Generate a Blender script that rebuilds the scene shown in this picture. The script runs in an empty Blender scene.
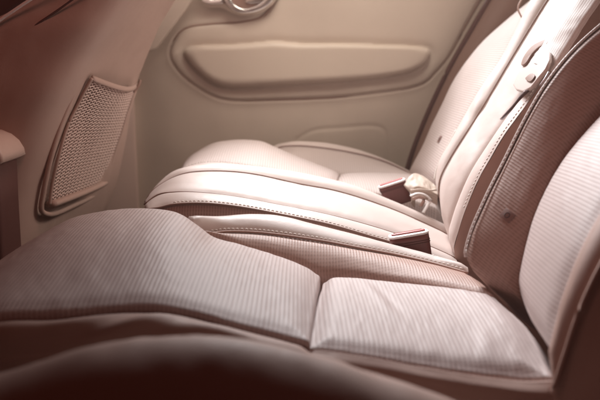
import bpy, math, random
import numpy as np
from mathutils import Vector
random.seed(4); rng = np.random.RandomState(3)
scn = bpy.context.scene
COL = scn.collection
F = 700.0; PITCH = math.radians(11.4); H = 0.23      # camera 23 cm above the seat surface
CP, SP = math.cos(PITCH), math.sin(PITCH)

def at(u, v, Y):
    """measured photo point -> world point at lateral distance Y"""
    a = (u-300)/F; b = (200-v)/F
    t = Y/(CP+b*SP)
    return np.array([a*t, Y, H+t*(-SP+b*CP)])

def pts(seq, Y=None):
    out = []
    for p in seq:
        out.append(at(p[0], p[1], p[2] if len(p) > 2 else Y))
    return np.array(out)

def spl(P, n, closed=False):
    """centripetal-ish Catmull-Rom resampled by arc length"""
    P = np.array(P, float)
    if closed: Q = np.vstack([P[-1], P, P[0], P[1]])
    else: Q = np.vstack([2*P[0]-P[1], P, 2*P[-1]-P[-2]])
    out = []
    m = 16
    for i in range(1, len(Q)-2):
        p0, p1, p2, p3 = Q[i-1], Q[i], Q[i+1], Q[i+2]
        d0 = max(np.linalg.norm(p1-p0)**.5, 1e-6); d1 = max(np.linalg.norm(p2-p1)**.5, 1e-6); d2 = max(np.linalg.norm(p3-p2)**.5, 1e-6)
        m1 = (p1-p0)/d0-(p2-p0)/(d0+d1)+(p2-p1)/d1
        m2 = (p2-p1)/d1-(p3-p1)/(d1+d2)+(p3-p2)/d2
        m1 = m1*d1; m2 = m2*d1
        for k in range(m):
            t = k/m
            out.append((2*t**3-3*t*t+1)*p1+(t**3-2*t*t+t)*m1+(-2*t**3+3*t*t)*p2+(t**3-t*t)*m2)
    out.append(Q[-2])
    out = np.array(out)
    s = np.concatenate([[0], np.cumsum(np.linalg.norm(np.diff(out, axis=0), axis=1))])
    tt = np.linspace(0, s[-1], n+(1 if closed else 0))
    R = np.stack([np.interp(tt, s, out[:, k]) for k in range(out.shape[1])], 1)
    return R[:-1] if closed else R

# ------------------------------------------------------------------ objects
def link(o, parent=None):
    COL.objects.link(o)
    if parent is not None:
        o.parent = parent
        o.matrix_parent_inverse = parent.matrix_world.inverted()
    return o

def thing(name, label, cat, loc=(0, 0, 0), group=None):
    o = bpy.data.objects.new(name, None); COL.objects.link(o)
    o.empty_display_size = .03
    o.location = loc
    bpy.context.view_layer.update()
    o['label'] = label; o['category'] = cat
    if group: o['group'] = group
    return o

def mesh(name, V, Fc, mat, parent=None, uv=None, smooth=True):
    me = bpy.data.meshes.new(name)
    me.from_pydata([tuple(map(float, v)) for v in V], [], [tuple(f) for f in Fc])
    me.materials.append(mat)
    if uv is not None:
        lay = me.uv_layers.new(name='UVMap')
        idx = np.empty(len(me.loops), dtype=np.int32); me.loops.foreach_get('vertex_index', idx)
        lay.data.foreach_set('uv', np.asarray(uv, dtype=np.float32)[idx].ravel())
    if smooth:
        me.polygons.foreach_set('use_smooth', [True]*len(me.polygons))
    me.update()
    return link(bpy.data.objects.new(name, me), parent)

def grid_faces(nr, nc, off=0, closed=False):
    f = []
    for i in range(nr-1):
        for j in range(nc if closed else nc-1):
            k = (j+1) % nc
            f.append((off+i*nc+j, off+i*nc+k, off+(i+1)*nc+k, off+(i+1)*nc+j))
    return f

def noise2(nr, nc, scale_r, scale_c, seed):
    """smooth random field by interpolated lattice"""
    r = np.random.RandomState(seed)
    a = max(3, int(scale_r)); b = max(3, int(scale_c))
    L = r.randn(a, b)
    def up(M, n, ax):
        M = np.moveaxis(M, ax, 0); m = M.shape[0]
        x = np.linspace(0, m-1, n); i = np.clip(np.floor(x).astype(int), 0, m-2); t = x-i; t = t*t*(3-2*t)
        sh = (n,)+(1,)*(M.ndim-1)
        R = M[i]*(1-t.reshape(sh))+M[i+1]*t.reshape(sh)
        return np.moveaxis(R, 0, ax)
    return up(up(L, nr, 0), nc, 1)

def patch(name, rows, mat, parent=None, ribax=None, nu=140, nv=36, crown=0., dip=.005, dw=.010, dips='fnlr',
          skirt=None, wob=.00012, seed=1, flip=False, wrinkle=None):
    """upholstery panel lofted through rows; row 0 = far edge (f), last = near (n), l/r = ends.
       The panel is pulled in at its sewn edges (dips) and carries folded-under skirts."""
    R = [spl(r, nu) for r in rows]
    G = np.stack(R, 0)                                   # k, nu, 3
    k = G.shape[0]
    out = np.zeros((nv, nu, 3))
    for j in range(nu):
        out[:, j] = spl(G[:, j], nv)
    G = out
    du = np.gradient(G, axis=1); dv = np.gradient(G, axis=0)
    N = np.cross(dv, du); N /= np.linalg.norm(N, axis=2, keepdims=True)+1e-9
    if (N[nv//2, nu//2, 1] > 0 and not flip) or (flip and N[nv//2, nu//2, 1] < 0): N = -N
    # prefer normals pointing up / to the viewer
    mid = G[nv//2, nu//2]; view = np.array([0, 0, H+.5])-mid
    if np.dot(N[nv//2, nu//2], view) < 0: N = -N
    if flip: N = -N
    su = np.concatenate([np.zeros((nv, 1)), np.cumsum(np.linalg.norm(np.diff(G, axis=1), axis=2), axis=1)], 1)
    sv = np.concatenate([np.zeros((1, nu)), np.cumsum(np.linalg.norm(np.diff(G, axis=0), axis=2), axis=0)], 0)
    Lu = su[:, -1:].repeat(nu, 1); Lv = sv[-1:].repeat(nv, 0)
    d = np.full((nv, nu), 1e3)
    terms = np.zeros((nv, nu))
    for c, dist in (('f', sv), ('n', Lv-sv), ('l', su), ('r', Lu-su)):
        if c in dips: terms = np.maximum(terms, np.exp(-(dist/dw)**1.6))
    disp = -dip*terms
    a = np.linspace(0, 1, nv)[:, None]; b = np.linspace(0, 1, nu)[None]
    disp = disp+crown*np.sin(math.pi*a)*np.sin(math.pi*np.clip(b, .0, 1))**.5
    disp = disp+wob*noise2(nv, nu, nv/6, nu/9, seed)+wob*.5*noise2(nv, nu, nv/3, nu/4, seed+7)
    if wrinkle is not None: disp = disp+wrinkle(a, b)
    uvm = np.stack([b.repeat(nv, 0)*su[:, -1].mean(), a.repeat(nu, 1)*sv[-1].mean()], 2)
    if ribax is not None:
        # ribs run straight across the car: arc length of the middle row as a function of x (or height)
        RA = np.array([(1, 0, 0), 0, (.6, 0, .8)][ribax], float)
        xm = G[nv//2]@RA; sm_ = su[nv//2]
        g0 = np.abs(np.gradient(sm_, xm+np.arange(nu)*1e-7)).mean()
        xm = np.maximum.accumulate(xm)+np.arange(nu)*1e-7
        X_ = G@RA
        uu = np.interp(X_, xm, sm_)
        uu = np.where(X_ < xm[0], sm_[0]-(xm[0]-X_)*1.15, uu); uu = np.where(X_ > xm[-1], sm_[-1]+(X_-xm[-1])*1.05, uu)
        uvm[..., 0] = uu; uvm[..., 1] = G[..., 1]
    G = G+N*disp[..., None]
    skirt = skirt or {}
    def ext(G, uvm, axis, end, vec):
        vec = np.array(vec, float); L = np.linalg.norm(vec)
        e = np.take(G, [0] if end == 0 else [-1], axis); e2 = np.take(G, [2] if end == 0 else [-3], axis)
        ue = np.take(uvm, [0] if end == 0 else [-1], axis); 
        o = e-e2; o /= np.linalg.norm(o, axis=2, keepdims=True)+1e-9
        new = []; nuv = []
        for t, w in ((.03, .0015), (.08, .0025), (.3, .003), (1, .003)):
            new.append(e+vec*t+o*w)
            x = ue.copy(); x[..., 0 if axis == 1 else 1] += (-1 if end == 0 else 1)*L*t; nuv.append(x)
        if end == 0: new = new[::-1]; nuv = nuv[::-1]
        S = np.concatenate(new, axis); U = np.concatenate(nuv, axis)
        return (np.concatenate([S, G], axis), np.concatenate([U, uvm], axis)) if end == 0 else (np.concatenate([G, S], axis), np.concatenate([uvm, U], axis))
    for c, vec in skirt.items():
        ax, end = {'f': (0, 0), 'n': (0, 1), 'l': (1, 0), 'r': (1, 1)}[c]
        G, uvm = ext(G, uvm, ax, end, vec)
    nr, nc = G.shape[:2]
    return mesh(name, G.reshape(-1, 3), grid_faces(nr, nc), mat, parent, uvm.reshape(-1, 2))

def tube(name, P, r, mat, parent=None, n=None, sides=10, closed=False, flat=None):
    P = np.array(P, float)
    if n: P = spl(P, n, closed)
    V = []; m = len(P)
    for i in range(m):
        t = (P[(i+1) % m]-P[i-1]) if closed else (P[min(i+1, m-1)]-P[max(i-1, 0)])
        t = t/(np.linalg.norm(t)+1e-9)
        up = np.array([0, 0, 1.]) if abs(t[2]) < .9 else np.array([0, 1., 0])
        a = np.cross(t, up); a /= np.linalg.norm(a); b = np.cross(a, t)
        rr = r[i] if hasattr(r, '__len__') else r
        for k in range(sides):
            q = 2*math.pi*k/sides
            V.append(P[i]+rr*(math.cos(q)*a*(1 if flat is None else flat[0])+math.sin(q)*b*(1 if flat is None else flat[1])))
    Fc = []
    for i in range(m if closed else m-1):
        for k in range(sides):
            k2 = (k+1) % sides; i2 = (i+1) % m
            Fc.append((i*sides+k, i*sides+k2, i2*sides+k2, i2*sides+k))
    if not closed:
        Fc.append(tuple(range(sides))[::-1]); Fc.append(tuple((m-1)*sides+k for k in range(sides)))
    return mesh(name, V, Fc, mat, parent)

def stitches(name, P, mat, parent, pitch=.0060, ln=.0042, r=.0010, off=(0, 0, 0)):
    P = spl(P, 400)+np.array(off)
    s = np.concatenate([[0], np.cumsum(np.linalg.norm(np.diff(P, axis=0), axis=1))])
    V = []; Fc = []
    x = pitch
    def pos(q): return np.array([np.interp(q, s, P[:, k]) for k in range(3)])
    while x < s[-1]-pitch:
        a = pos(x-ln/2); b = pos(x+ln/2); t = (b-a)/np.linalg.norm(b-a)
        up = np.array([0, 0, 1.]); n1 = np.cross(t, up); n1 /= np.linalg.norm(n1); n2 = np.cross(n1, t)
        o = len(V)
        for q, rr, lift in ((0, .35, -.0004), (.2, 1, 0), (.5, 1.05, .0003), (.8, 1, 0), (1, .35, -.0004)):
            c = a+(b-a)*q+n2*lift
            for k in range(6):
                w = math.pi*k/3
                V.append(c+r*rr*(math.cos(w)*n1+math.sin(w)*n2))
        for i in range(4):
            for k in range(6):
                Fc.append((o+i*6+k, o+i*6+(k+1) % 6, o+(i+1)*6+(k+1) % 6, o+(i+1)*6+k))
        Fc.append(tuple(o+k for k in range(6))[::-1]); Fc.append(tuple(o+24+k for k in range(6)))
        x += pitch*(1+.06*random.uniform(-1, 1))
    return mesh(name, V, Fc, mat, parent)

def slab(name, poly, nrm, th, mat, parent=None, bev=.002, n=None, segs=3):
    """closed plate: outline poly (3D, planar-ish), extruded th along nrm with rounded rims"""
    P = np.array(poly, float)
    if n: P = spl(P, n, closed=True)
    nrm = np.array(nrm, float); nrm /= np.linalg.norm(nrm)
    c = P.mean(0)
    V = []; m = len(P)
    t = np.roll(P, -1, 0)-np.roll(P, 1, 0); t /= np.linalg.norm(t, axis=1, keepdims=True)+1e-9
    inn = np.cross(nrm, t); 
    if np.sum(inn*(c-P)) < 0: inn = -inn
    rings = []
    for k in range(segs+1):
        q = math.pi/2*k/segs
        rings.append(P+inn*bev*(1-math.sin(q))+nrm*bev*(1-math.cos(q)))
    top = [P+inn*bev*(1-math.sin(math.pi/2*k/segs))+nrm*(th-bev*(1-math.cos(math.pi/2*k/segs))) for k in range(segs, -1, -1)]
    rings += top
    V = np.concatenate(rings); Fc = grid_faces(len(rings), m, closed=True)
    Fc.append(tuple(range(m))[::-1]); Fc.append(tuple((len(rings)-1)*m+k for k in range(m)))
    return mesh(name, V, Fc, mat, parent)

def box(name, lo, hi, mat, parent=None, bev=.004):
    lo = np.array(lo, float); hi = np.array(hi, float)
    P = [(lo[0], lo[1], lo[2]), (hi[0], lo[1], lo[2]), (hi[0], hi[1], lo[2]), (lo[0], hi[1], lo[2])]
    return slab(name, P, (0, 0, 1), hi[2]-lo[2], mat, parent, bev=bev)

def pillow(name, outline, axis_pts, nrm, depth, mat, parent=None, n=220, rings=26, edge=.4, power=2.2, base=-.004):
    """rounded raised pad inside an outline"""
    P = spl(outline, n, closed=True); A = spl(axis_pts, 60)
    nrm = np.array(nrm, float)/np.linalg.norm(nrm)
    M = np.array([A[np.argmin(np.linalg.norm(A-p, axis=1))] for p in P])
    for _ in range(12): M = (np.roll(M, 1, 0)+M+np.roll(M, -1, 0))/3
    V = [P+nrm*base]
    for k in range(rings):
        t = (k/(rings-1))**1.5*.995
        h = depth*(1-(1-min(t/edge, 1))**power)**(1/power)
        V.append(P+(M-P)*t+nrm*h)
    V = np.concatenate(V); Fc = grid_faces(rings+1, n, closed=True)
    Fc.append(tuple(rings*n+k for k in range(n)))
    return mesh(name, V, Fc, mat, parent)

# ------------------------------------------------------------------ materials
def mat_new(name):
    m = bpy.data.materials.new(name); m.use_nodes = True
    nt = m.node_tree; b = nt.nodes['Principled BSDF']
    return m, nt, b

def mnode(nt, op, a, b=None, c=None):
    n = nt.nodes.new('ShaderNodeMath'); n.operation = op
    for i, x in enumerate((a, b, c)):
        if x is None: continue
        if isinstance(x, (int, float)): n.inputs[i].default_value = x
        else: nt.links.new(x, n.inputs[i])
    return n.outputs[0]

def noise(nt, vec, scale, detail=4, rough=.5):
    n = nt.nodes.new('ShaderNodeTexNoise'); n.inputs['Scale'].default_value = scale
    n.inputs['Detail'].default_value = detail; n.inputs['Roughness'].default_value = rough
    nt.links.new(vec, n.inputs['Vector']); return n.outputs['Fac']

def mixc(nt, fac, a, b):
    n = nt.nodes.new('ShaderNodeMix'); n.data_type = 'RGBA'
    if isinstance(fac, (int, float)): n.inputs[0].default_value = fac
    else: nt.links.new(fac, n.inputs[0])
    for i, x in ((6, a), (7, b)):
        if isinstance(x, tuple): n.inputs[i].default_value = (*x, 1)
        else: nt.links.new(x, n.inputs[i])
    return n.outputs[2]

def bump(nt, h, strength, dist, prev=None):
    n = nt.nodes.new('ShaderNodeBump'); n.inputs['Strength'].default_value = strength; n.inputs['Distance'].default_value = dist
    nt.links.new(h, n.inputs['Height'])
    if prev: nt.links.new(prev, n.inputs['Normal'])
    return n.outputs[0]

def leather(name, col, rough=.42, grain=1.0, sheen=0., vari=.03, gscale=420):
    m, nt, b = mat_new(name)
    tc = nt.nodes.new('ShaderNodeTexCoord').outputs['Object']
    vo = nt.nodes.new('ShaderNodeTexVoronoi'); vo.feature = 'DISTANCE_TO_EDGE'; vo.inputs['Scale'].default_value = gscale
    nt.links.new(tc, vo.inputs['Vector'])
    edge = mnode(nt, 'MINIMUM', mnode(nt, 'MULTIPLY', vo.outputs['Distance'], 4), 1.0)
    n1 = noise(nt, tc, 14, 5); n2 = noise(nt, tc, 160, 3)
    dark = tuple(c*(1-vari*2.2) for c in col)
    c1 = mixc(nt, n1, tuple(min(1, c*(1+vari*.6)) for c in col), dark)
    nt.links.new(c1, b.inputs['Base Color'])
    b.inputs['Roughness'].default_value = rough
    r = mnode(nt, 'MULTIPLY_ADD', n2, .18, rough-.09); nt.links.new(r, b.inputs['Roughness'])
    b.inputs['Specular IOR Level'].default_value = .4
    p = bump(nt, edge, 
             .12*grain, .0003)
    p = bump(nt, n2, .15, .0006, p)
    nt.links.new(p, b.inputs['Normal'])
    if sheen: b.inputs['Sheen Weight'].default_value = sheen
    return m

def ribbed(name, hi, lo, pitch=.0064, depth=.0012, dots=.55, rough=.55, dotpitch=.0034):
    """perforated, ribbed upholstery; the ribs run across the panel (UV in metres)"""
    m, nt, b = mat_new(name)
    uv = nt.nodes.new('ShaderNodeTexCoord').outputs['UV']
    ob = nt.nodes.new('ShaderNodeTexCoord').outputs['Object']
    sep = nt.nodes.new('ShaderNodeSeparateXYZ'); nt.links.new(uv, sep.inputs[0])
    U, V = sep.outputs[0], sep.outputs[1]
    wv = noise(nt, ob, 9, 2)
    U2 = mnode(nt, 'MULTIPLY_ADD', wv, .0012, U)
    w = mnode(nt, 'COSINE', mnode(nt, 'MULTIPLY', U2, 2*math.pi/pitch))
    rib = mnode(nt, 'MULTIPLY_ADD', w, .5, .5)             # 1 on rib, 0 in groove
    rib = mnode(nt, 'POWER', rib, .6)
    dv = mnode(nt, 'MULTIPLY_ADD', mnode(nt, 'COSINE', mnode(nt, 'MULTIPLY', V, 2*math.pi/dotpitch)), .5, .5)
    hole = mnode(nt, 'MULTIPLY', mnode(nt, 'SUBTRACT', 1.0, rib), mnode(nt, 'POWER', dv, 1.5))
    n1 = noise(nt, ob, 11, 5); n2 = noise(nt, ob, 900, 2)
    c = mixc(nt, rib, lo, hi)
    c = mixc(nt, mnode(nt, 'MULTIPLY', hole, dots), c, tuple(x*.45 for x in lo))
    c = mixc(nt, mnode(nt, 'MULTIPLY', n1, .22), c, tuple(x*.72 for x in hi))
    nt.links.new(c, b.inputs['Base Color'])
    b.inputs['Roughness'].default_value = rough; b.inputs['Specular IOR Level'].default_value = .3
    h = mnode(nt, 'SUBTRACT', rib, mnode(nt, 'MULTIPLY', hole, .5))
    p = bump(nt, h, .45, depth)
    p = bump(nt, n2, .2, .0004, p)
    nt.links.new(p, b.inputs['Normal'])
    return m

def plain(name, col, rough=.5, metal=0., spec=.4, grain=0., coat=0.):
    m, nt, b = mat_new(name)
    tc = nt.nodes.new('ShaderNodeTexCoord').outputs['Object']
    n1 = noise(nt, tc, 23, 5); n2 = noise(nt, tc, 700, 3)
    nt.links.new(mixc(nt, mnode(nt, 'MULTIPLY', n1, .3), col, tuple(c*.75 for c in col)), b.inputs['Base Color'])
    b.inputs['Metallic'].default_value = metal; b.inputs['Specular IOR Level'].default_value = spec
    nt.links.new(mnode(nt, 'MULTIPLY_ADD', n1, .12, rough-.06), b.inputs['Roughness'])
    b.inputs['Coat Weight'].default_value = coat
    if grain: nt.links.new(bump(nt, n2, grain, .0006), b.inputs['Normal'])
    return m

CREAM = (.60, .50, .465)
M_lea = leather('cream_leather', CREAM, rough=.50)
M_lea_shade = leather('shaded_cream_leather', (.44, .29, .245), rough=.62)  # same cream leather, with the shade on the bolsters tinted into its colour
M_rib = ribbed('ribbed_cream', (.60, .50, .48), (.545, .445, .43), pitch=.0047, dots=.4, depth=.0004, dotpitch=.0042)
M_rib_back = ribbed('ribbed_cream_back', (.57, .47, .45), (.52, .42, .40), pitch=.0045, dots=.35, depth=.0003, dotpitch=.0045)
M_rib_fine = ribbed('perforated_cream', (.60, .50, .47), (.51, .41, .38), pitch=.0048, dots=.6, dotpitch=.0048, depth=.0004)
M_dot_shade = ribbed('perforated_side_shaded', (.44, .285, .24), (.37, .23, .19), pitch=.0040, dots=.4, depth=.0004, dotpitch=.0052)  # cream upholstery again, shade of the near-facing flanks put into the colour
M_thread = plain('white_thread', (.88, .84, .80), .7, spec=.2)
M_door = plain('beige_door_plastic', (.51, .415, .345), .55, grain=.25)
M_doorlea = leather('beige_door_leather', (.54, .445, .37), rough=.46, grain=.7, gscale=300)
M_pill = plain('brown_pillar_plastic', (.24, .14, .11), .55, grain=.25)
M_shell = leather('front_seat_shell', (.38, .265, .225), rough=.55, grain=.6)
M_net = plain('net_cord', (.62, .47, .42), .6, spec=.3)
M_pock = plain('pocket_lining', (.12, .06, .05), .8, spec=.1)
M_dark = plain('dark_brown_plastic', (.085, .03, .025), .7, grain=.2)
M_buck = plain('buckle_plastic', (.17, .055, .05), .38, spec=.45)
M_red = plain('red_button', (.55, .10, .10), .35, spec=.5)
M_chr = plain('chrome', (.92, .90, .87), .24, metal=.95)
M_white = plain('cream_plastic', (.84, .80, .78), .32, spec=.5)
M_web = None
def webbing(ca=(.46, .36, .29), cb=(.62, .52, .45)):
    m, nt, b = mat_new('belt_webbing')
    uv = nt.nodes.new('ShaderNodeTexCoord').outputs['UV']
    sep = nt.nodes.new('ShaderNodeSeparateXYZ'); nt.links.new(uv, sep.inputs[0])
    a = mnode(nt, 'MULTIPLY', sep.outputs[0], 2*math.pi/.0018); c = mnode(nt, 'MULTIPLY', sep.outputs[1], 2*math.pi/.0045)
    h = mnode(nt, 'MULTIPLY_ADD', mnode(nt, 'SINE', mnode(nt, 'ADD', a, c)), .25, .5)
    h = mnode(nt, 'ADD', h, mnode(nt, 'MULTIPLY', mnode(nt, 'COSINE', c), .25))
    nt.links.new(mixc(nt, h, ca, cb), b.inputs['Base Color'])
    b.inputs['Roughness'].default_value = .6
    nt.links.new(bump(nt, h, .5, .0004), b.inputs['Normal'])
    return m
M_web = webbing(); M_web_light = webbing((.66, .60, .57), (.80, .76, .74))
M_steel = plain('brushed_steel', (.42, .38, .40), .35, metal=.9)
M_tag = plain('tag_plastic', (.24, .13, .11), .6)
M_capm = leather('console_cap_leather', (.50, .36, .31), rough=.4)
M_tongue = plain('tongue_plastic', (.62, .54, .51), .4)
M_carpet = plain('carpet', (.05, .022, .018), .95, spec=.05, grain=1.)

DN = (0, 0, -.16)
BK = (.13, 0, -.07)          # into the depth of a reclined backrest

# ================================================================== NEAR SEAT
near = thing('rear_seat', 'nearest and largest cream rear seat with ribbed cushion panels, in the foreground', 'car seat', (0, .65, -.3))
# thigh part of the cushion: ribbed front insert
f_far = pts([(-45, 330, .90), (-25, 285, .90), (0, 262, .90), (30, 241, .90), (70, 218, .90), (100, 210, .905), (130, 207, .91), (160, 208, .91), (182, 213, .90),
             (200, 225, .89), (215, 236, .885), (240, 243, .88), (270, 252, .875), (300, 263, .865), (320, 274, .85)])
f_near = pts([(-110, 400, .58), (-90, 345, .59), (-40, 322, .60), (0, 314, .605), (60, 312, .61), (100, 309, .615), (150, 306, .62), (195, 313, .615), (240, 325, .605), (280, 335, .60), (308, 342, .59)])
def mid(a, b, n, w, lift):
    A = spl(a, n); B = spl(b, n); M = A*(1-w)+B*w
    M[:, 2] += lift
    return M
f_near[:, 2] += .006; f_far[:, 2] += .002
f_m = mid(f_far, f_near, 12, .5, .008)
patch('front_insert', [f_far, f_m, f_near], M_rib, near, ribax=0, nu=260, nv=70, dip=.004, dw=.011, skirt={'f': (0, .002, -.12), 'n': (0, 0, -.03), 'l': (.02, 0, -.12), 'r': (0, 0, -.03)}, wob=.00025, seed=2)
# hip part: ribbed rear insert
r_far = pts([(322, 278, .835), (330, 275, .835), (345, 274, .84), (400, 278.5, .81), (440, 282, .78), (475, 287, .75), (493, 291, .735)])
r_near = pts([(311, 345, .585), (330, 347, .585), (370, 353, .582), (420, 362, .578), (480, 371, .572), (530, 376, .565), (546, 374, .56)])
r_near[:, 2] += .0045
r_m = mid(r_far, r_near, 9, .5, .004); r_m[-1] = at(527, 323, .645); r_m[-2] = r_m[-2]*.5+at(500, 320, .65)*.5
def wr(a, b):
    return .0012*np.exp(-((b-.30-.25*(a-.4))/.03)**2)*np.exp(-((a-.35)/.2)**2)-.0012*np.exp(-((b-.36-.25*(a-.4))/.03)**2)*np.exp(-((a-.4)/.2)**2)+.0015*np.exp(-((b-.86+.1*a)/.04)**2)*np.exp(-((a-.8)/.15)**2)
patch('rear_insert', [r_far, r_m, r_near], M_rib, near, ribax=0, nu=200, nv=70, dip=.007, dw=.011, skirt={'f': (0, 0, -.03), 'n': (0, 0, -.04), 'l': (0, 0, -.04), 'r': (.02, 0, -.03)}, seed=5, wob=.0002, wrinkle=wr)
# far bolster: light leather roll on top, perforated flank below the stitched seam
b_top = pts([(190, 214, .915), (200, 215, .935), (215, 214.5, .95), (250, 212, .967), (280, 214, .973), (310, 222, .972), (350, 232.5, .962), (390, 244.5, .947), (430, 256, .915), (466, 266, .87)])
b_st = pts([(196, 227, .895), (208, 232, .905), (225, 230.5, .915), (260, 231.5, .92), (320, 239.5, .915), (360, 247, .905), (400, 254.5, .895), (438, 263.5, .87), (468, 272, .845)])
b_mid = mid(b_top, b_st, 9, .55, .006)
patch('bolster_roll', [b_top, b_mid, b_st], M_lea, near, nu=160, nv=24, dip=.003, dw=.006, skirt={'f': (0, .004, -.14), 'l': (-.02, 0, -.08), 'n': (0, 0, -.02)}, seed=8)
b_low = pts([(206, 236, .885), (222, 240, .89), (245, 247, .885), (272, 254, .88), (300, 264, .872), (322, 273, .86), (345, 274.5, .855), (400, 279.5, .825), (440, 283.5, .79), (492, 292, .745)])
b_st2 = b_st.copy(); b_st2[:, 1] -= .002; b_st2[:, 2] -= .001
b_m2 = mid(b_st2, b_low, 9, .5, .0035)
patch('bolster_side', [b_st2, b_m2, b_low], M_dot_shade, near, ribax=0, nu=160, nv=30, dip=.003, dw=.006, skirt={'n': (0, 0, -.03), 'l': (0, 0, -.05), 'r': (.02, .03, -.03)}, seed=9)
st = spl(b_st, 60); st[:, 2] += .0012; st[:, 1] += .004
stitches('stitching', st[3:], M_thread, near)
tube('piping', spl(b_st, 60)+np.array([0, -.0015, -.0012]), .0016, M_lea_shade, near)
# near bolster: gathered leather between the insert and the roll
g0 = f_near.copy(); g0[:, 1] += .003; g0[:, 2] -= .010
g1 = pts([(-120, 420, .585), (-80, 362, .588), (-40, 335, .59), (0, 326, .59), (50, 325, .592), (100, 322, .592), (150, 319, .592), (195, 324, .59), (240, 333, .585), (280, 343, .58), (315, 352, .575)])
g2 = pts([(-140, 440, .57), (-90, 385, .572), (-40, 366, .574), (0, 360, .575), (60, 354, .575), (100, 348, .575), (150, 343, .575), (200, 344, .575), (250, 350, .57), (290, 360, .565), (325, 370, .56)])
def gath(a, b):
    return .0016*np.sin(26*b+9*a+2*np.sin(9*b))*np.exp(-((b-.55)/.22)**2)*np.sin(math.pi*a)
patch('gathered_panel', [g0, g1, g2], M_lea_shade, near, nu=160, nv=30, dip=.004, dw=.008, skirt={'l': (0, 0, -.1), 'n': (0, 0, -.05)}, seed=12, wrinkle=gath)
h0 = pts([(300, 348, .585), (330, 350, .575), (370, 356, .572), (420, 365, .568), (480, 375, .562), (530, 380, .555), (556, 380, .55)])
h1 = pts([(310, 366, .565), (340, 370, .56), (380, 380, .557), (430, 389, .552), (480, 398, .548), (530, 404, .54), (570, 406, .535)])
patch('rear_side_panel', [h0, h1], M_lea_shade, near, nu=90, nv=18, dip=.004, dw=.008, skirt={'n': (0, 0, -.1), 'l': (0, 0, -.05), 'f': (0, 0, -.03), 'r': (.03, 0, -.05)}, seed=14)
n0 = pts([(-200, 520, .45), (-120, 430, .46), (-40, 385, .46), (20, 366, .46), (65, 352, .46), (100, 342, .46), (150, 335, .46), (200, 334, .46), (250, 339, .458), (300, 350, .455), (340, 361, .45), (380, 374, .445), (420, 386, .44), (460, 402, .435), (520, 435, .43)])
n0[:, 2] += .006
n1 = n0+np.array([0, -.022, -.002]); n2 = n0+np.array([-.0, -.058, -.025]); n3 = n0+np.array([0, -.085, -.09]); n4 = n0+np.array([0, -.09, -.25])
patch('outer_bolster', [n0+np.array([0, .012, -.012]), n1, n2, n3, n4], M_lea_shade, near, nu=160, nv=60, dip=0, skirt={'f': (0, 0, -.1), 'l': (0, .02, -.1), 'r': (.02, .05, -.05)}, seed=15, wob=.0005)

# near backrest
bi_in = pts([(515, 290, .735), (517, 270, .745), (522, 245, .755), (534, 205, .775), (560, 157, .80), (590, 121, .82), (606, 104, .83), (640, 72, .85)])
bi_out = pts([(546, 348, .565), (551, 325, .575), (558, 300, .582), (576, 252, .595), (600, 207, .615), (626, 170, .63), (660, 130, .65), (700, 90, .66)])
bi_m = mid(bi_in, bi_out, 9, .5, 0); bi_m[:, 0] += -.004
patch('backrest_insert', [bi_in, bi_m, bi_out], M_rib_back, near, ribax=2, nu=170, nv=60, dip=.005, dw=.012, skirt={'f': BK, 'n': BK, 'l': (.05, 0, -.05), 'r': (.1, 0, 0)}, seed=21)
bb_out = pts([(472, 268, .775), (466, 257, .785), (470, 236, .797), (485, 200, .815), (505, 160, .838), (525, 120, .855), (545, 86, .868), (570, 54, .88), (600, 26, .89), (650, -12, .91)])
bb_in = pts([(514, 293, .735), (515.5, 275, .742), (520, 250, .75), (532, 208, .77), (557, 160, .795), (585, 124, .815), (603, 106, .826), (640, 75, .85)])
bb_m = mid(bb_out, bb_in, 10, .42, 0)+np.array([-.001, -.003, .000]); bb_m[0] = at(491, 285, .757)
bbo = patch('backrest_bolster', [bb_out, bb_m, bb_in], M_dot_shade, near, ribax=2, nu=170, nv=50, dip=.004, dw=.007, skirt={'f': BK, 'n': (.04, 0, -.02), 'l': (.05, 0, -.05)}, seed=22)
e = spl(bb_out, 90)[3:]
tube('bolster_piping', e+np.array([-.0005, .001, .0005]), .0018, M_lea, near)
stitches('bolster_stitching', e+np.array([-.001, -.005, .003]), M_thread, near, pitch=.006, ln=.004, r=.0008)
# outer leather facing next to the piping
oe0 = spl(bb_out, 40)[2:]+np.array([.002, .004, 0]); oe1 = oe0+np.array([.006, .006, .0])
patch('bolster_facing', [oe1, oe0], M_lea_shade, near, nu=90, nv=10, dip=.002, dw=.004, skirt={'f': (.12, 0, -.07)}, seed=23)
o0 = pts([(546, 350, .56), (552, 325, .565), (559, 300, .57), (577, 252, .585), (601, 207, .605), (627, 170, .62), (662, 130, .64), (702, 90, .65)])
o1 = pts([(550, 385, .545), (562, 348, .55), (574, 312, .555), (594, 268, .565), (619, 225, .58), (648, 187, .59), (684, 147, .60), (730, 100, .61)])
o2 = pts([(552, 430, .535), (576, 385, .537), (597, 345, .54), (624, 300, .548), (654, 260, .562), (684, 220, .572), (724, 170, .583), (784, 110, .593)])
o3 = o2+np.array([.03, -.03, -.02]); o4 = o2+np.array([.12, -.04, -.07])
patch('backrest_outer_bolster', [o0, o1, o2, o3, o4], M_lea_shade, near, nu=110, nv=60, dip=.004, dw=.008, dips='fl', skirt={'f': BK, 'l': (.03, 0, -.12)}, seed=24)
tube('outer_seam', spl(o1, 60)+np.array([.001, -.006, .0]), .002, M_lea_shade, near)
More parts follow.
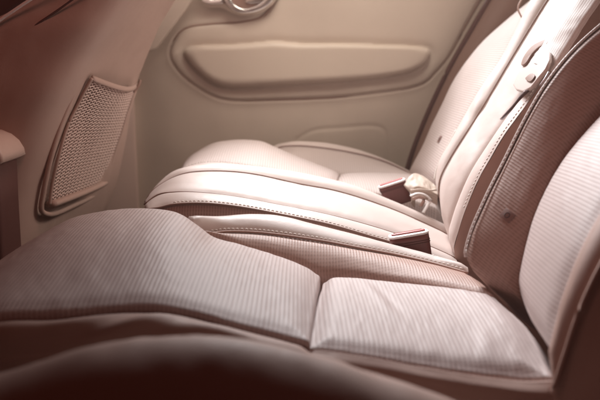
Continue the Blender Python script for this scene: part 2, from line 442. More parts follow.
# sewn-in tag
def tag_on(u, v, ob, s, parent):
    # small sewn tag lying on the upholstery
    o = np.array([0, 0, H]); d = at(u, v, 1.)-o; d /= np.linalg.norm(d)
    best = min(ob.data.vertices, key=lambda q: np.linalg.norm(np.cross(np.array(ob.matrix_world@q.co)-o, d)))
    c = np.array(ob.matrix_world@best.co); n = np.array(best.normal); n = n if np.dot(n, d) < 0 else -n
    e1 = np.array([.6, 0, .8]); e1 -= n*e1.dot(n); e1 /= np.linalg.norm(e1); e2 = np.cross(n, e1)
    P = [c+n*.0002+e1*a*s+e2*b*s*1.25 for a, b in ((-1, -1), (1, -1), (1, 1), (-1, 1))]
    t = slab('anchor_tag', P, n, .0012, M_tag, parent, bev=.0004)
    ring = [c+n*.0016+e1*s*.5*math.cos(k*.5236)+e2*s*.5*math.sin(k*.5236) for k in range(12)]
    tube('tag_symbol', ring, 0.0006, M_dark, t, closed=True, sides=6)
bpy.context.view_layer.update()
tag_on(507, 216, bbo, .0062, near)
box('seat_base', (-.32, .40, -.42), (.30, .93, -.13), M_dark, near, .02)

# ================================================================== MIDDLE SEAT
midt = thing('rear_seat', 'bright cream middle rear seat with smooth pad, between the two ribbed seats', 'car seat', (0, 1.08, -.3))
m_S = pts([(148, 197, 1.21), (153, 188, 1.22), (163, 179, 1.23), (176, 171, 1.24), (190, 167, 1.24), (205, 165, 1.24), (235, 165, 1.24), (270, 168, 1.24), (300, 172, 1.235), (352, 184, 1.225), (405, 206, 1.20), (443, 223, 1.17), (460, 232, 1.15)])
m_B = pts([(145, 201, 1.17), (152, 190, 1.18), (166, 180, 1.19), (185, 172, 1.19), (215, 169.5, 1.19), (250, 172, 1.19), (300, 182.5, 1.185), (335, 189, 1.18), (388, 206, 1.165), (438, 228, 1.14), (455, 237, 1.13)])
patch('cushion_far_roll', [m_S, mid(m_S, m_B, 10, .5, .005), m_B], M_lea, midt, nu=150, nv=16, dip=.003, dw=.007, skirt={'f': (0, .003, -.14), 'l': (.03, 0, -.1), 'n': (0, 0, -.02)}, seed=31)
m_A0 = m_B+np.array([0, -.002, -.001])
m_n1 = pts([(144, 203, 1.05), (158, 193, 1.06), (175, 190.5, 1.06), (200, 191, 1.06), (235, 195, 1.06), (280, 203.5, 1.055), (330, 213.5, 1.05), (370, 224, 1.04), (410, 237, 1.03), (440, 249, 1.02), (457, 257, 1.01)])
patch('cushion_pad', [m_A0, mid(m_A0, m_n1, 10, .5, .007), m_n1], M_lea, midt, nu=170, nv=36, dip=.0035, dw=.008, skirt={'l': (.02, 0, -.12), 'n': (0, 0, -.02), 'r': (.03, 0, -.05)}, seed=32, wob=.0002)
m_n2 = pts([(147, 208, 1.0), (160, 206.5, 1.0), (172, 203.5, 1.0), (200, 202, 1.0), (235, 205, 1.0), (280, 213, .995), (330, 223.5, .99), (370, 235, .985), (410, 247, .98), (442, 260, .97), (458, 268, .96)])
m_n1b = m_n1+np.array([0, -.002, -.001])
patch('cushion_near_roll', [m_n1b, mid(m_n1b, m_n2, 10, .5, .004), m_n2], M_lea, midt, nu=150, nv=16, dip=.0025, dw=.006, skirt={'l': (.02, 0, -.1), 'n': (0, .004, -.02)}, seed=33)
s = spl(m_n2, 80)
stitches('stitching', s[6:]+np.array([0, .0015, .0012]), M_thread, midt)
tube('seam', s+np.array([0, -.003, -.0015]), .0018, M_pill, midt)
tube('seam', spl(m_B, 80)+np.array([0, -.001, -.0022]), .0013, M_pill, midt)
tube('seam', spl(m_n1, 80)+np.array([0, -.001, -.0024]), .0012, M_pill, midt)
m_n3 = m_n2+np.array([0, -.003, -.0015]); m_n4 = m_n2+np.array([0, -.010, -.03]); m_n5 = m_n2+np.array([0.004, -.004, -.15])
patch('cushion_side', [m_n3, m_n4, m_n5], M_dot_shade, midt, nu=140, nv=30, dip=.002, dw=.004, dips='f', skirt={'l': (.06, .05, -.02)}, seed=34)
# middle backrest
k_l = pts([(437, 195, 1.20), (434.5, 180, 1.215), (437, 168, 1.225), (446, 148, 1.24), (462, 117, 1.26), (479, 88, 1.28), (500, 58, 1.29), (527, 0+2, 1.30), (560, -50, 1.32)])
k_r = pts([(440.5, 200, 1.15), (439, 187, 1.165), (441, 176, 1.175), (450, 158, 1.19), (467, 131, 1.205), (476, 117, 1.215), (486, 101, 1.22), (512, 57, 1.235), (547, 0, 1.25), (580, -50, 1.27)])
k_m = mid(k_l, k_r, 10, .5, .003)+np.array([-.004, 0, 0])
def puck(a, b): return 0.0013*np.sin(60*b+8*a)*np.exp(-((b-.36)/.07)**2)*(a**1.5)
patch('backrest_far_roll', [k_l, k_m, k_r], M_lea, midt, nu=150, nv=18, dip=.004, dw=.007, skirt={'f': BK, 'n': (.02, 0, -.01), 'l': (.03, 0, -.06)}, seed=35, wrinkle=puck)
tube('backrest_seam', spl(k_r, 80)+np.array([-.0005, -.0012, -.0012]), .0016, M_pill, midt)
p_l = k_r+np.array([.0005, -.002, 0])
p_r = pts([(448, 232, 1.06), (453, 214, 1.065), (458, 200, 1.07), (469, 174, 1.08), (484, 151, 1.09), (500, 127, 1.095), (520, 98, 1.10), (545, 58, 1.105), (578, 8, 1.11), (610, -40, 1.12)])
def puck2(a, b): return 0.0013*np.sin(60*b+8*a)*np.exp(-((b-.36)/.07)**2)*((1-a)**3)
patch('backrest_pad', [p_l, mid(p_l, p_r, 10, .5, .0)+np.array([-.009, 0, .003]), p_r], M_lea, midt, nu=170, nv=40, dip=.0045, dw=.008, skirt={'n': (.02, 0, -.01), 'l': (.03, 0, -.08)}, seed=36, wrinkle=puck2, wob=.0002)
q_l = p_r+np.array([.0005, -.002, 0])
q_r = pts([(452, 246, 1.01), (459, 222, 1.01), (466, 203, 1.015), (480, 172, 1.02), (487, 160, 1.025), (503, 133, 1.03), (522, 107, 1.035), (548, 70, 1.04), (594, 0, 1.05), (626, -45, 1.06)])
patch('backrest_near_roll', [q_l, mid(q_l, q_r, 10, .5, .002)+np.array([-.005, 0, 0]), q_r], M_lea, midt, nu=150, nv=18, dip=.003, dw=.006, skirt={'l': (.02, 0, -.06)}, seed=37)
q = spl(q_r, 90)
stitches('backrest_stitching', q[10:]+np.array([-.0004, -.0002, .0006]), M_thread, midt)
q_1 = q_r+np.array([.003, -.002, -.002]); q_2 = q_r+np.array([.05, -.006, -.03]); q_3 = q_r+np.array([.15, 0, -.09])
patch('backrest_side', [q_1, q_2, q_3], M_lea_shade, midt, nu=120, nv=24, dip=.002, dw=.004, dips='f', skirt={'l': (.02, 0, -.1)}, seed=38, wob=.001)
box('seat_base', (-.22, .95, -.42), (.30, 1.22, -.15), M_dark, midt, .02)

# ================================================================== FAR SEAT
far = thing('rear_seat', 'farthest cream rear seat beside the door, ribbed and partly hidden by the middle seat', 'car seat', (0, 1.42, -.3))
a_far = pts([(181, 168, 1.50), (187, 159, 1.50), (197, 151, 1.50), (212, 142.5, 1.50), (230, 139, 1.50), (248, 138.5, 1.495), (262, 140, 1.49), (274, 145, 1.48), (290, 152, 1.475), (307, 159, 1.47), (330, 168, 1.46), (339, 172, 1.455)])
a_near = pts([(180, 172, 1.32), (185, 167, 1.32), (200, 162.5, 1.32), (220, 161.5, 1.32), (250, 165, 1.31), (280, 171, 1.31), (310, 180, 1.30), (335, 187, 1.30)])
patch('front_insert', [a_far, mid(a_far, a_near, 12, .5, .006), a_near], M_rib_fine, far, ribax=0, nu=160, nv=40, dip=.003, dw=.008, skirt={'f': (0, .003, -.12), 'l': (.02, 0, -.1), 'n': (0, -.01, -.03), 'r': (0, 0, -.03)}, seed=41)
a_lip = pts([(181, 176, 1.30), (186, 170, 1.30), (201, 165.5, 1.30), (221, 165, 1.295), (250, 169, 1.29), (280, 176, 1.285), (310, 185, 1.28), (335, 193, 1.28)])
patch('front_lip', [a_near+np.array([0, -.002, 0]), a_lip], M_lea, far, nu=90, nv=10, dip=.002, dw=.005, skirt={'n': (0, 0, -.12), 'l': (.02, 0, -.1)}, seed=42)
stitches('stitching', spl(a_near, 60)+np.array([0, -.003, .0005]), M_thread, far, r=.0007)
c_far = pts([(341, 172.5, 1.455), (358, 171.5, 1.46), (385, 171.5, 1.46), (410, 173, 1.45), (432, 178, 1.43)])
c_near = pts([(336, 188, 1.30), (355, 189, 1.30), (380, 192, 1.30), (410, 198, 1.29), (436, 206, 1.28)])
patch('rear_insert', [c_far, mid(c_far, c_near, 6, .5, .003), c_near], M_rib_fine, far, ribax=0, nu=110, nv=36, dip=.004, dw=.008, skirt={'l': (0, 0, -.04), 'n': (0, 0, -.1), 'f': (0, 0, -.03), 'r': (.02, 0, -.03)}, seed=43)
d_top = pts([(268, 150, 1.58), (275, 144.5, 1.585), (287, 141.5, 1.59), (305, 140.5, 1.59), (330, 142.5, 1.59), (360, 149.5, 1.585), (385, 159, 1.575), (400, 166, 1.565), (418, 175, 1.55)])
d_seam = pts([(272, 153, 1.555), (279, 147.5, 1.555), (295, 145.5, 1.56), (318, 147, 1.56), (345, 151, 1.555), (370, 156.5, 1.55), (390, 163.5, 1.54), (418, 177.5, 1.52)])
patch('bolster_roll', [d_top, mid(d_top, d_seam, 8, .5, .002), d_seam], M_lea, far, nu=100, nv=12, dip=.002, dw=.005, skirt={'f': (0, .003, -.14), 'n': (0, 0, -.02)}, seed=44)
tube('seam', spl(d_seam, 60)+np.array([0, -.001, .0002]), .0011, M_buck, far)
d_low = pts([(276, 156, 1.50), (290, 155, 1.495), (307, 161, 1.49), (325, 168, 1.485), (343, 173.5, 1.475), (385, 173, 1.475), (405, 174.5, 1.465), (425, 179, 1.45)])
d_s2 = d_seam+np.array([0, -.002, -.001])
patch('bolster_side', [d_s2, mid(d_s2, d_low, 8, .5, .002), d_low], M_rib_fine, far, ribax=0, nu=120, nv=26, dip=.002, dw=.005, skirt={'n': (0, 0, -.03)}, seed=45)
# far backrest
e_l = pts([(407, 172, 1.52), (413, 160, 1.525), (421, 145, 1.53), (430, 124, 1.535), (440, 104, 1.54), (450, 83, 1.545), (462, 64, 1.55), (480, 42, 1.555), (500, 24, 1.56), (531, -1, 1.57), (580, -40, 1.58)])
e_c = pts([(420, 175, 1.43), (426, 162, 1.435), (437, 140, 1.44), (448, 117, 1.445), (460, 93, 1.45), (474, 69, 1.455), (489, 48, 1.46), (508, 25, 1.465), (534, 0, 1.47), (580, -40, 1.48)])
e_r = pts([(434, 182, 1.30), (436, 172, 1.305), (446, 150, 1.31), (462, 119, 1.32), (479, 90, 1.33), (500, 60, 1.335), (516, 30, 1.34), (530, 2, 1.345), (560, -45, 1.36)])
ebo = patch('backrest_bolster', [e_l, e_c, e_r], M_rib_fine, far, ribax=2, nu=150, nv=44, dip=.004, dw=.009, skirt={'f': BK, 'n': BK, 'l': (.03, 0, -.06)}, seed=46)
tag_on(440, 139, ebo, .0075, far)
x = pts([(456, 130, 1.27), (447, 147, 1.26), (437, 168, 1.25), (434, 180, 1.24)])
tube('backrest_piping', spl(x, 30), .0014, M_thread, far)
y_ = pts([(522, 18, 1.33), (518, 8, 1.34), (524, -4, 1.35), (534, -14, 1.36)])
tube('belt_loop_cord', spl(y_, 20), .0016, M_lea_shade, far)
box('seat_base', (-.26, 1.27, -.42), (.32, 1.58, -.12), M_dark, far, .02)

# ================================================================== SEAT BELT PARTS
def buckle(u0, v0, u1, v1, Y, hgt, lab, lean, ybody):
    """receptacle: body tapering down, cream rim and red release button"""
    L = at(u0, v0, Y); R = at(u1, v1, Y)
    t = thing('belt_buckle', lab, 'seat belt buckle', tuple((L+R)/2+np.array([lean, 0, -hgt])), 'seat belt buckles on the rear bench')
    ax = (R-L); W = np.linalg.norm(ax); ax /= W
    up = np.array([-ax[2], 0, ax[0]]); D = np.array([0, 1., 0])
    dn = np.array([lean, 0, -hgt])
    th = .022
    sec = []
    for q in np.linspace(0, 1, 9):
        c = (L+R)/2+dn*q; w = W/2*(1-.10*q); d = th/2*(1-.1*q)
        ring = []
        for k in range(28):
            an = 2*math.pi*k/28
            ca, sa = math.cos(an), math.sin(an)
            ring.append(c+ax*w*np.sign(ca)*abs(ca)**.35+D*d*np.sign(sa)*abs(sa)**.35)
        sec.append(ring)
    V = np.array(sec).reshape(-1, 3); Fc = grid_faces(9, 28, closed=True)
    Fc.append(tuple(range(28))[::-1]); Fc.append(tuple(8*28+k for k in range(28)))
    mesh('body', V, Fc, M_buck, t)
    def plate(nm, w, d, z, h, m):
        P = []
        for k in range(32):
            an = 2*math.pi*k/32; ca, sa = math.cos(an), math.sin(an)
            P.append((L+R)/2+up*z+ax*w*np.sign(ca)*abs(ca)**.4+D*d*np.sign(sa)*abs(sa)**.5)
        return slab(nm, P, up, h, m, t, bev=min(.0015, h*.4))
    plate('rim', W/2+.0006, th/2+.001, -.0005, .0032, M_white)
    plate('release_button', W/2*.86, th/2*.32, .0027, .0018, M_red)
    for q_ in (.16, .22):
        c_ = (L+R)/2+dn*q_; w_2 = W/2*(1-.1*q_)+.0003; d_2 = th/2*(1-.1*q_)+.0003
        rg = [c_+ax*w_2*np.sign(math.cos(k*.1571))*abs(math.cos(k*.1571))**.35+D*d_2*np.sign(math.sin(k*.1571))*abs(math.sin(k*.1571))**.35 for k in range(40)]
        tube('moulding_line', rg, .0005, M_dark, t, closed=True, sides=6)
    P = [(L+R)/2+up*.0029+D*.0062+ax*s_ for s_ in (-W*.36, W*.36)]
    tube('slot', P, .0011, M_dark, t, sides=8)
    return t
b1 = buckle(389, 238, 428, 231.5, .95, .052, 'nearer dark red belt buckle with light rim, standing between the near and middle seats', .012, .95)
b2 = buckle(378.5, 188, 405, 179.5, 1.24, .036, 'farther dark red belt buckle beside the folded beige strap, behind the middle cushion', .016, 1.24)

# folded beige strap beside the farther buckle
w_ = thing('belt_strap', 'folded beige belt strap tucked in beside the farther buckle', 'seat belt strap', tuple(at(420, 198, 1.22)))
s0 = pts([(404, 184, 1.225), (408, 178, 1.235), (413, 174, 1.25), (419, 173.5, 1.26), (428, 179, 1.255), (437, 187, 1.24)])
s1 = pts([(411, 190, 1.205), (414, 187, 1.205), (419, 186, 1.205), (425, 187.5, 1.205), (431, 190, 1.205), (438, 194, 1.20)])
patch('strap_fold', [s0, s1], M_web, w_, nu=60, nv=20, dip=0, dips='', skirt={'n': (0, .003, -.02), 'l': (.01, .01, -.012)}, seed=51, wob=.0008)
s2 = pts([(411, 190.5, 1.20), (420, 189.5, 1.195), (430, 190.5, 1.195), (438, 189.5, 1.2)])
tube('strap_edge', spl(s2, 30), .0016, M_web, w_, flat=(1, 1))
an = thing('belt_anchor', 'pale metal anchor loop sticking up in the gap below the beige strap', 'seat belt anchor', tuple(at(422, 212, 1.17)))
lo = pts([(410, 196, 1.18), (417, 193.5, 1.18), (424, 194.5, 1.18), (430, 199.5, 1.18), (427, 206, 1.175), (423, 213, 1.17)])
tube('loop', spl(lo, 40), .0032, M_white, an, flat=(1.2, .5))
lo2 = pts([(413, 199, 1.19), (419, 197, 1.19), (424, 199, 1.19), (421, 206, 1.185)])
tube('plate', spl(lo2, 20), .003, M_lea_shade, an)

# middle belt: webbing over the backrest, tongue with metal blade
belt = thing('seat_belt', 'cream seat belt with its latch tongue lying over the middle backrest', 'seat belt', tuple(at(530, 80, 1.03)))
wl = pts([(532, 62, 1.085), (548, 33, 1.09), (569, 0, 1.10), (600, -48, 1.11)]); wr_ = pts([(549, 70, 1.005), (566, 42, 1.01), (593, 0, 1.02), (625, -48, 1.03)])
wm = mid(wl, wr_, 4, .5, .004)+np.array([-.008, 0, 0])
patch('webbing', [wl, wm, wr_], M_web_light, belt, nu=80, nv=24, dip=.001, dw=.003, skirt={'n': (.006, 0, -.003), 'f': (.006, 0, -.003)}, seed=53, wob=.0005)
def on_back(u, v, lift=.012):
    # plane of the middle backrest's near roll
    A = at(545, 58, 1.105); B = at(548, 70, 1.04); C = at(484, 151, 1.09)
    n = np.cross(B-A, C-A); n /= np.linalg.norm(n)
    if n[0] > 0: n = -n
    q0 = A+n*lift; o = at(300, 200, 0.0001)*0+np.array([0, 0, H]); d = at(u, v, 1.0)-o
    return o+d*(np.dot(q0-o, n)/np.dot(d, n)), n
nrm = on_back(530, 70)[1]
tg = [on_back(u, v)[0] for u, v in [(516, 87), (520, 77), (527, 66), (536, 57), (546, 52), (553, 54), (553, 61), (549, 71), (541, 81), (534, 90), (526, 94), (519, 92)]]
slab('tongue_body', tg, nrm, .0065, M_tongue, belt, bev=.0028)
slab('tongue_recess', [on_back(u, v, .0202)[0] for u, v in [(526, 78), (531, 74), (535, 77), (532, 81), (528, 81)]], nrm, .0012, M_pill, belt, bev=.0004, n=20)
tip = np.array([on_back(u, v, .017)[0] for u, v in [(527, 91), (521, 97), (511, 109), (502, 119)]])
tube('tongue_blade', spl(tip, 20), .0036, M_steel, belt, flat=(1.25, .45))
cl = np.array([on_back(u, v, .022)[0] for u, v in [(540, 86), (545, 79), (549, 72)]])
tube('tongue_clip', spl(cl, 12), .0016, M_steel, belt)
slab('belt_slot', [on_back(u, v, .0185)[0] for u, v in [(523, 66), (526, 57), (532, 49), (541, 43), (551, 41), (549, 45), (540, 49), (533, 56), (528, 64)]], nrm, .004, M_pill, belt, bev=.001, n=40)

# ================================================================== DOOR
YD = 1.70
door = thing('car_door', 'beige inner door panel with a long padded armrest, beyond the seats', 'car door', (0, YD, -.35))
def W2(u, v): p = at(u, v, YD); return p[0], p[2]
x0, z1 = W2(132, -16); x1, _ = W2(660, -40); z0 = -.36
x0 = W2(134, 100)[0]
nx, nz = 420, 260
X, Z = np.meshgrid(np.linspace(x0, x1, nx), np.linspace(z0, z1, nz))
def pdist(poly, closed=False):
    P = np.array([W2(*p) for p in poly]); P = spl(P, 160, closed)
    if closed: P = np.vstack([P, P[0]])
    D = np.full(X.shape, 1e9)
    for i in range(len(P)-1):
        a, b = P[i], P[i+1]; ab = b-a; L = ab.dot(ab)+1e-12
        t = np.clip(((X-a[0])*ab[0]+(Z-a[1])*ab[1])/L, 0, 1)
        D = np.minimum(D, np.hypot(X-a[0]-t*ab[0], Z-a[1]-t*ab[1]))
    return D, P
def inside(P):
    c = np.zeros(X.shape, bool)
    for i in range(len(P)):
        a, b = P[i], P[(i+1) % len(P)]
        cond = ((a[1] > Z) != (b[1] > Z)) & (X < (b[0]-a[0])*(Z-a[1])/(b[1]-a[1]+1e-12)+a[0])
        c ^= cond
    return c
cont = [(285, -44), (281, -20), (273, 3), (263, 16), (240, 22), (210, 24), (184, 29), (173, 42), (170, 55), (180, 73), (207, 93), (227, 100), (273, 100), (340, 97), (380, 92.5), (410, 88), (426, 82), (436, 72), (448, 58), (467, 23), (480, 0), (505, -44)]
Dg, Pg = pdist(cont)
ins = inside(Pg)
sd = np.where(ins, Dg, -Dg)
sm = 1/(1+np.exp(-sd/.006))
h = -.003*np.exp(-(Dg/.0035)**2)+.007*sm
arm = [(184, 52), (188, 47.5), (200, 46), (230, 45), (257, 43), (273, 41.5), (300, 43.5), (340, 43.5), (380, 45), (415, 46.5), (427, 48.5), (430, 53), (426, 62), (414, 71), (385, 78), (340, 82.5), (300, 85), (260, 87.5), (230, 88.5), (215, 85), (203, 77), (190, 64)]
Da, Pa = pdist(arm, True); ia = inside(Pa)
h += np.where(ia, 0, -.0035*np.exp(-(Da/.012)**2))
# speaker contour, low on the panel, and a soft lower ridge
spk = [(296, 140), (312, 131), (345, 127.5), (375, 126), (384, 130), (387, 141), (388, 160)]
Ds, _ = pdist(spk); h += -.0014*np.exp(-(Ds/.005)**2)
h -= .02*np.clip((Z-W2(300, 60)[1])/.5, 0, 1)
h += .0012*noise2(nz, nx, 9, 14, 5)
# far right: door edge then pillar
V = np.stack([X, YD-h, Z], 2).reshape(-1, 3)
mesh('door_panel', V, grid_faces(nz, nx), M_door, door)
box('door_frame', (x0, YD+.012, z0), (x1, YD+.05, z1), M_door, door, .003)
pa = np.array([[p[0], YD-.004, p[1]] for p in Pa[:-1:4]])
axp = np.array([[W2(u, v)[0], YD-.004, W2(u, v)[1]] for u, v in [(222, 63), (300, 64), (395, 60)]])
pillow('armrest', pa, axp, (0, -1, .12), .022, M_doorlea, door, edge=.42, power=2.4)
tube('groove_trim', np.array([[p[0], YD+.0015, p[1]] for p in Pg[::2]]), .0022, M_pill, door)
# handle
rec = np.array([[*W2(u, v)] for u, v in [(200, -2), (206, 7), (222, 8), (234, 14.5), (245, 16), (262, 12), (275, 2), (282, -18), (270, -34), (215, -34), (202, -20)]])
rec = np.array([[p[0], YD-.006, p[1]] for p in rec])
bz = slab('handle_bezel', rec, (0, -1, 0), .006, M_doorlea, door, bev=.003, n=80)
def D2(u, v, d): a = W2(u, v); return np.array([a[0], YD-d, a[1]])
slab('handle_cup', [D2(214, 3, .0115), D2(226, 4, .0115), D2(240, 11, .0115), D2(255, 9, .0115), D2(266, 1, .0115), D2(270, -18, .0115), D2(240, -26, .0115), D2(212, -18, .0115)], (0, -1, 0), .002, M_pill, door, bev=.0008, n=60)
slab('handle_lever', [D2(u, v, .016) for u, v in [(224, -3), (226, 3), (230, 8.5), (237, 13), (246, 14.5), (256, 13), (266, 8.5), (273, 2), (277, -8), (271, -8), (267, -1), (260, 5), (251, 9), (243, 9.5), (236, 6), (232, 1), (230, -4)]], (0, -1, .15), .009, M_chr, door, bev=.0028, n=110)
slab('handle_trim', [D2(u, v, .0135) for u, v in [(201, -5), (203, 1.5), (208, 4.5), (216, 5), (223.5, 4), (222.5, 0), (214, .5), (208, -1.5), (206, -5)]], (0, -1, .15), .005, M_chr, door, bev=.0018, n=60)
slab('handle_plate', [D2(246, 3, .014), D2(252, -6, .014), D2(272, -10, .014), D2(269, 0, .014), D2(260, 3.5, .014)], (0, -1, .2), .004, M_chr, door, bev=.001, n=30)

# ------------------------------------------------ pillars
pc = thing('pillar_trim', 'brown pillar trim rising between the far seat backrest and the door', 'pillar trim', (.3, 1.64, -.3))
c0 = np.array([at(u, v, 1.655) for u, v in [(395, 230), (413, 160), (424, 130), (437, 100), (455, 64), (478, 24), (497, -8), (530, -60)]])
c1 = np.array([at(u, v, 1.63) for u, v in [(410, 230), (424, 165), (438, 130), (452, 100), (472, 64), (494, 30), (518, -6), (552, -60)]])
c2 = np.array([at(u, v, 1.66) for u, v in [(470, 240), (480, 170), (500, 130), (520, 100), (545, 64), (570, 30), (600, -6), (640, -60)]])
patch('trim_cover', [c0, c1, c2], M_pill, pc, nu=90, nv=30, dip=.0, skirt={'f': (0, .06, 0), 'n': (0, .06, 0)}, seed=61, wob=.0003)
tube('door_seal', spl(c0, 60)+np.array([-.006, .008, 0]), .006, M_dark, pc)
pb = thing('pillar_trim', 'tall tan centre pillar trim between the front seat and the rear door', 'pillar trim', (-.42, 1.66, -.3))
z_t = at(140, -60, 1.66)[2]
xa, xb = at(-60, 100, 1.66)[0], at(130, 100, 1.66)[0]
box('pillar_cover', (xa, 1.672, -.36), (xb, 1.74, z_t), M_shell, pb, .008)
pu = np.array([at(u, v, 1.665) for u, v in [(150, 52), (158, 48), (186, 10), (206, -20), (230, -60), (60, -60), (60, 52)]])
slab('upper_pillar_trim', pu, (0, -1, 0), .012, M_door, pb, bev=.004)

# ================================================================== FRONT SEAT
tube('door_seal', np.array([[x0-.004, YD-.004, z] for z in np.linspace(-.36, W2(150, 52)[1], 12)]), .004, M_pill, pb)
fs = thing('front_seat', 'reddish brown front seat back with a net map pocket, at the left', 'car seat', (-.45, 1.2, -.35))
# back face, row 0 = door side edge, last = near side edge
t_far = pts([(96, 240, 1.42), (108, 205, 1.42), (117, 180, 1.425), (126, 140, 1.43), (131, 108, 1.435), (137, 80, 1.44), (147, 54, 1.445), (160, 24, 1.45), (172, 4, 1.45), (200, -40, 1.46)])
t_m = pts([(62, 245, 1.25), (72, 215, 1.25), (79, 190, 1.25), (90, 150, 1.26), (98, 115, 1.27), (108, 84, 1.27), (122, 56, 1.28), (140, 24, 1.28), (155, 0, 1.29), (182, -40, 1.30)])
t_near = pts([(26, 250, 1.06), (31, 215, 1.06), (37, 185, 1.06), (48, 150, 1.06), (60, 115, 1.06), (72, 90, 1.06), (88, 60, 1.065), (110, 28, 1.07), (130, 0, 1.08), (160, -40, 1.09)])
t_n2 = t_near+np.array([-.022, -.028, 0.]); t_n3 = t_near+np.array([-.09, -.04, 0.]); t_n4 = t_near+np.array([-.26, -.035, .02])
t_f2 = t_far+np.array([-.03, .012, 0]); t_f3 = t_far+np.array([-.15, .01, 0])
def ext_up(P): return np.vstack([P, P[-1]+np.array([.055, .0, .13]), P[-1]+np.array([.09, -.01, .26])])
t_far, t_m, t_near = ext_up(t_far), ext_up(t_m), ext_up(t_near)
t_n2 = t_near+np.array([-.022, -.028, 0.]); t_n3 = t_near+np.array([-.09, -.04, 0.]); t_n4 = t_near+np.array([-.26, -.035, .02])
t_f2 = t_far+np.array([-.03, .012, 0]); t_f3 = t_far+np.array([-.15, .01, 0])
patch('back_shell', [t_f3, t_f2, t_far, t_m, t_near, t_n2, t_n3, t_n4], M_shell, fs, nu=120, nv=150, dip=0, dips='', seed=71, wob=.0005)
# map pocket
def lerp(a, b, t): return a*(1-t)+b*t
off = np.array([.012, -.012, 0])
L_ = pts([(46, 204, 1.09), (49, 182, 1.09), (56, 152, 1.09), (64, 125, 1.095), (72, 108, 1.10), (80, 92, 1.10), (88, 78, 1.10)])
R_ = pts([(99, 183, 1.36), (104, 172, 1.36), (111, 152, 1.365), (118, 132, 1.37), (124, 112, 1.375), (129, 97, 1.38), (133, 85, 1.385)])
LL = spl(L_, 80)+np.array([.006, 0, 0]); RR = spl(R_, 80)+np.array([.006, 0, 0])
def S(a, b, lift=0.):
    i = b*79; i0 = min(int(i), 78); t = i-i0
    l = lerp(LL[i0], LL[i0+1], t); r = lerp(RR[i0], RR[i0+1], t)
    p = lerp(l, r, a)
    p = p+np.array([1, -.25, 0])*((.004+.010*b**3)*math.sin(math.pi*a)+lift)
    p[2] -= .012*math.sin(math.pi*a)*b**4
    return p
pk = [[S(a, b, -.016) for b in np.linspace(0, 1, 20)] for a in np.linspace(0, 1, 8)]
patch('pocket_lining', pk, M_pock, fs, nu=60, nv=30, dip=0, dips='', wob=0)
V = []; Fc = []
def strand(P, r):
    o = len(V); m = len(P)
    for i, p in enumerate(P):
        t = P[min(i+1, m-1)]-P[max(i-1, 0)]; t = t/(np.linalg.norm(t)+1e-9)
        n1 = np.cross(t, (0, 0, 1.)); n1 /= np.linalg.norm(n1)+1e-9; n2 = np.cross(n1, t)
        for k in range(5): V.append(p+r*(math.cos(k*1.2566)*n1+math.sin(k*1.2566)*n2))
    for i in range(m-1):
        for k in range(5):
            Fc.append((o+i*5+k, o+i*5+(k+1) % 5, o+(i+1)*5+(k+1) % 5, o+(i+1)*5+k))
NA, NB = 17, 36
for sgn in (1, -1):
    for c in range(-NB, NA+NB+1):
        P = []
        for b in np.linspace(0, 1, 110):
            a = (c-sgn*b*NB)/NA if sgn > 0 else (c+b*NB-NB)/NA
            a = (c + sgn*(b*NB) - (0 if sgn > 0 else 0))/NA
            if 0 <= a <= 1: P.append(S(a, b, .0011*sgn*math.cos(math.pi*(a*NA*2))))
        if len(P) > 2: strand(P, .0010)
mesh('pocket_net', V, Fc, M_net, fs)
rimp = [S(a, 1.0, .001) for a in np.linspace(0, 1, 30)]
tube('pocket_top_band', rimp, .0048, M_shell, fs, flat=(.5, 1.0))
lip = [S(a, 0.0, .003) for a in np.linspace(0, 1, 30)]
tube('pocket_bottom_lip', lip, .0075, M_shell, fs, flat=(1.3, .8))
tube('pocket_side_trim', LL+np.array([.001, -.003, 0]), .0028, M_shell, fs)
tube('pocket_side_trim', RR+np.array([.001, .0, 0]), .0028, M_shell, fs)
frm = pts([(82, 72, 1.085), (73, 95, 1.08), (62, 122, 1.075), (52, 155, 1.07), (44, 192, 1.07), (42, 210, 1.075), (48, 214, 1.09), (75, 205, 1.22), (100, 191, 1.36), (108, 182, 1.385), (113, 165, 1.395), (122, 134, 1.40), (131, 104, 1.41), (137, 84, 1.415)])
tube('pocket_frame', spl(frm, 120)+np.array([.000, -.002, 0]), .0042, M_shell, fs)
tube('pocket_clip', pts([(129, 92, 1.36), (134, 86, 1.365), (136, 80, 1.37)])+np.array([.008, 0, 0]), .003, M_pill, fs, n=12)
# side facing seam and light edge strip
sg = pts([(-30, 72, 1.029), (0, 50, 1.029), (30, 29, 1.031), (65, 5, 1.033), (90, -14, 1.033)])
tube('side_seam', spl(sg, 60), .0016, M_dark, fs)
ed0 = pts([(-60, 66, 1.024), (0, 20, 1.024), (16, 9, 1.024), (31, -1, 1.024), (60, -20, 1.024)])
tube('front_edge_trim', spl(ed0, 50), .0022, M_white, fs)
dk = pts([(-120, 60, 1.0), (-60, 45, 1.0), (-20, 20, 1.0), (20, -6, 1.0), (50, -30, 1.0)])
hd = np.array([at(u, v, 1.03) for u, v in [(-60, 62), (0, 18), (30, -3), (58, -22), (40, -60), (-90, -60), (-120, 60)]])
slab('headrest_side', hd, (0, 1, 0), .12, M_dark, fs, bev=.006)

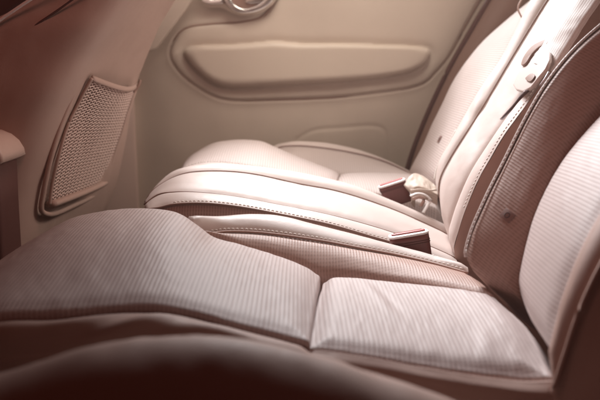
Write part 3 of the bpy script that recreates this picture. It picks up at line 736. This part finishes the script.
# ------------------------------------------------ console
co = thing('centre_console', 'end of the centre console with beige rounded cap, at the left edge', 'console', tuple(at(0, 240, .97)))
def con(seq, dy=0.):
    P = np.array([at(u, v, 1.0) for u, v in seq]); P[:, 1] = .95+dy; return P
slab('console_cap', con([(-40, 130), (-5, 131), (5, 135.5), (12, 142), (16, 150), (17, 157), (10, 161), (0, 162), (-40, 168)]), (0, 1, 0), .09, M_capm, co, bev=.005)
slab('cap_inlay', con([(-40, 131.5), (0, 132.5), (6, 137), (9, 142), (0, 145), (-40, 148)], -.003), (0, 1, 0), .02, M_dark, co, bev=.002)
slab('console_body', con([(-60, 158), (9, 158), (11, 200), (14, 250), (20, 560), (-60, 560)], .012), (0, 1, 0), .07, M_dark, co, bev=.006)

# ------------------------------------------------ floor
fl = box('floor', (-1.6, -.2, -.47), (1.4, 1.9, -.425), M_carpet, None, .004)
fl['kind'] = 'structure'
sh_ = box('rear_shelf', (.52, .4, -.42), (.60, 1.78, .30), M_pill, None, .01)
sh_['kind'] = 'structure'; sh_.name = 'bulkhead'

hz = box('haze', (-2.2, -.6, -1.5), (2.2, 2.9, 1.9), M_carpet, None, .001); hz['kind'] = 'stuff'
hm = bpy.data.materials.new('haze_air'); hm.use_nodes = True; hn = hm.node_tree; hn.nodes.clear()
ho = hn.nodes.new('ShaderNodeOutputMaterial'); hv = hn.nodes.new('ShaderNodeVolumePrincipled')
hv.inputs['Color'].default_value = (1., .72, .62, 1); hv.inputs['Density'].default_value = .028; hv.inputs['Anisotropy'].default_value = .3
hn.links.new(hv.outputs[0], ho.inputs['Volume'])
hz.data.materials.clear(); hz.data.materials.append(hm)
# ================================================================== LIGHT
w = bpy.data.worlds.new('World'); scn.world = w; w.use_nodes = True
bg = w.node_tree.nodes['Background']; bg.inputs[0].default_value = (.62, .12, .07, 1); bg.inputs[1].default_value = .055
def area(name, loc, tgt, sx, sy, power, col, spread=180):
    l = bpy.data.lights.new(name, 'AREA'); l.shape = 'RECTANGLE'; l.size = sx; l.size_y = sy; l.energy = power; l.color = col; l.spread = math.radians(spread)
    o = bpy.data.objects.new(name, l); COL.objects.link(o); o.location = loc
    o.rotation_euler = (Vector(tgt)-Vector(loc)).to_track_quat('-Z', 'Y').to_euler()
    return o
area('window_light', (-.15, 2.1, 1.15), (.13, .86, .0), .75, .45, 8.4, (.985, .99, 1.), 56)
area('roof_light', (.05, 1.2, 1.08), (-.06, 1.7, .12), .5, .3, 2.5, (1., .94, .82), 100)
area('rear_window_light', (1.15, 1.25, .95), (-.35, 1.4, .25), .5, .4, 2.1, (1., .86, .75), 60)
area('backrest_fill_light', (-.55, .40, 1.0), (.36, .92, .2), .4, .3, .25, (1., .52, .44), 50)  # added reddish fill for the shaded, near-facing backrest sides
area('front_seat_fill_light', (.05, .45, 1.1), (-.55, 1.1, .25), .3, .3, .38, (1., .42, .33), 60)  # added red fill to lift the near side of the front seat

cam = bpy.data.cameras.new('Camera'); co_ = bpy.data.objects.new('Camera', cam); COL.objects.link(co_)
co_.location = (0, 0, H); co_.rotation_euler = (math.pi/2-PITCH, 0, 0)
cam.sensor_width = 36; cam.lens = 36*F/600; cam.clip_start = .01; cam.clip_end = 50
cam.dof.use_dof = True; cam.dof.focus_distance = .98; cam.dof.aperture_fstop = 4.8
scn.camera = co_
scn.view_settings.view_transform = 'Standard'; scn.view_settings.look = 'None'
scn.view_settings.exposure = 0; scn.view_settings.gamma = 1
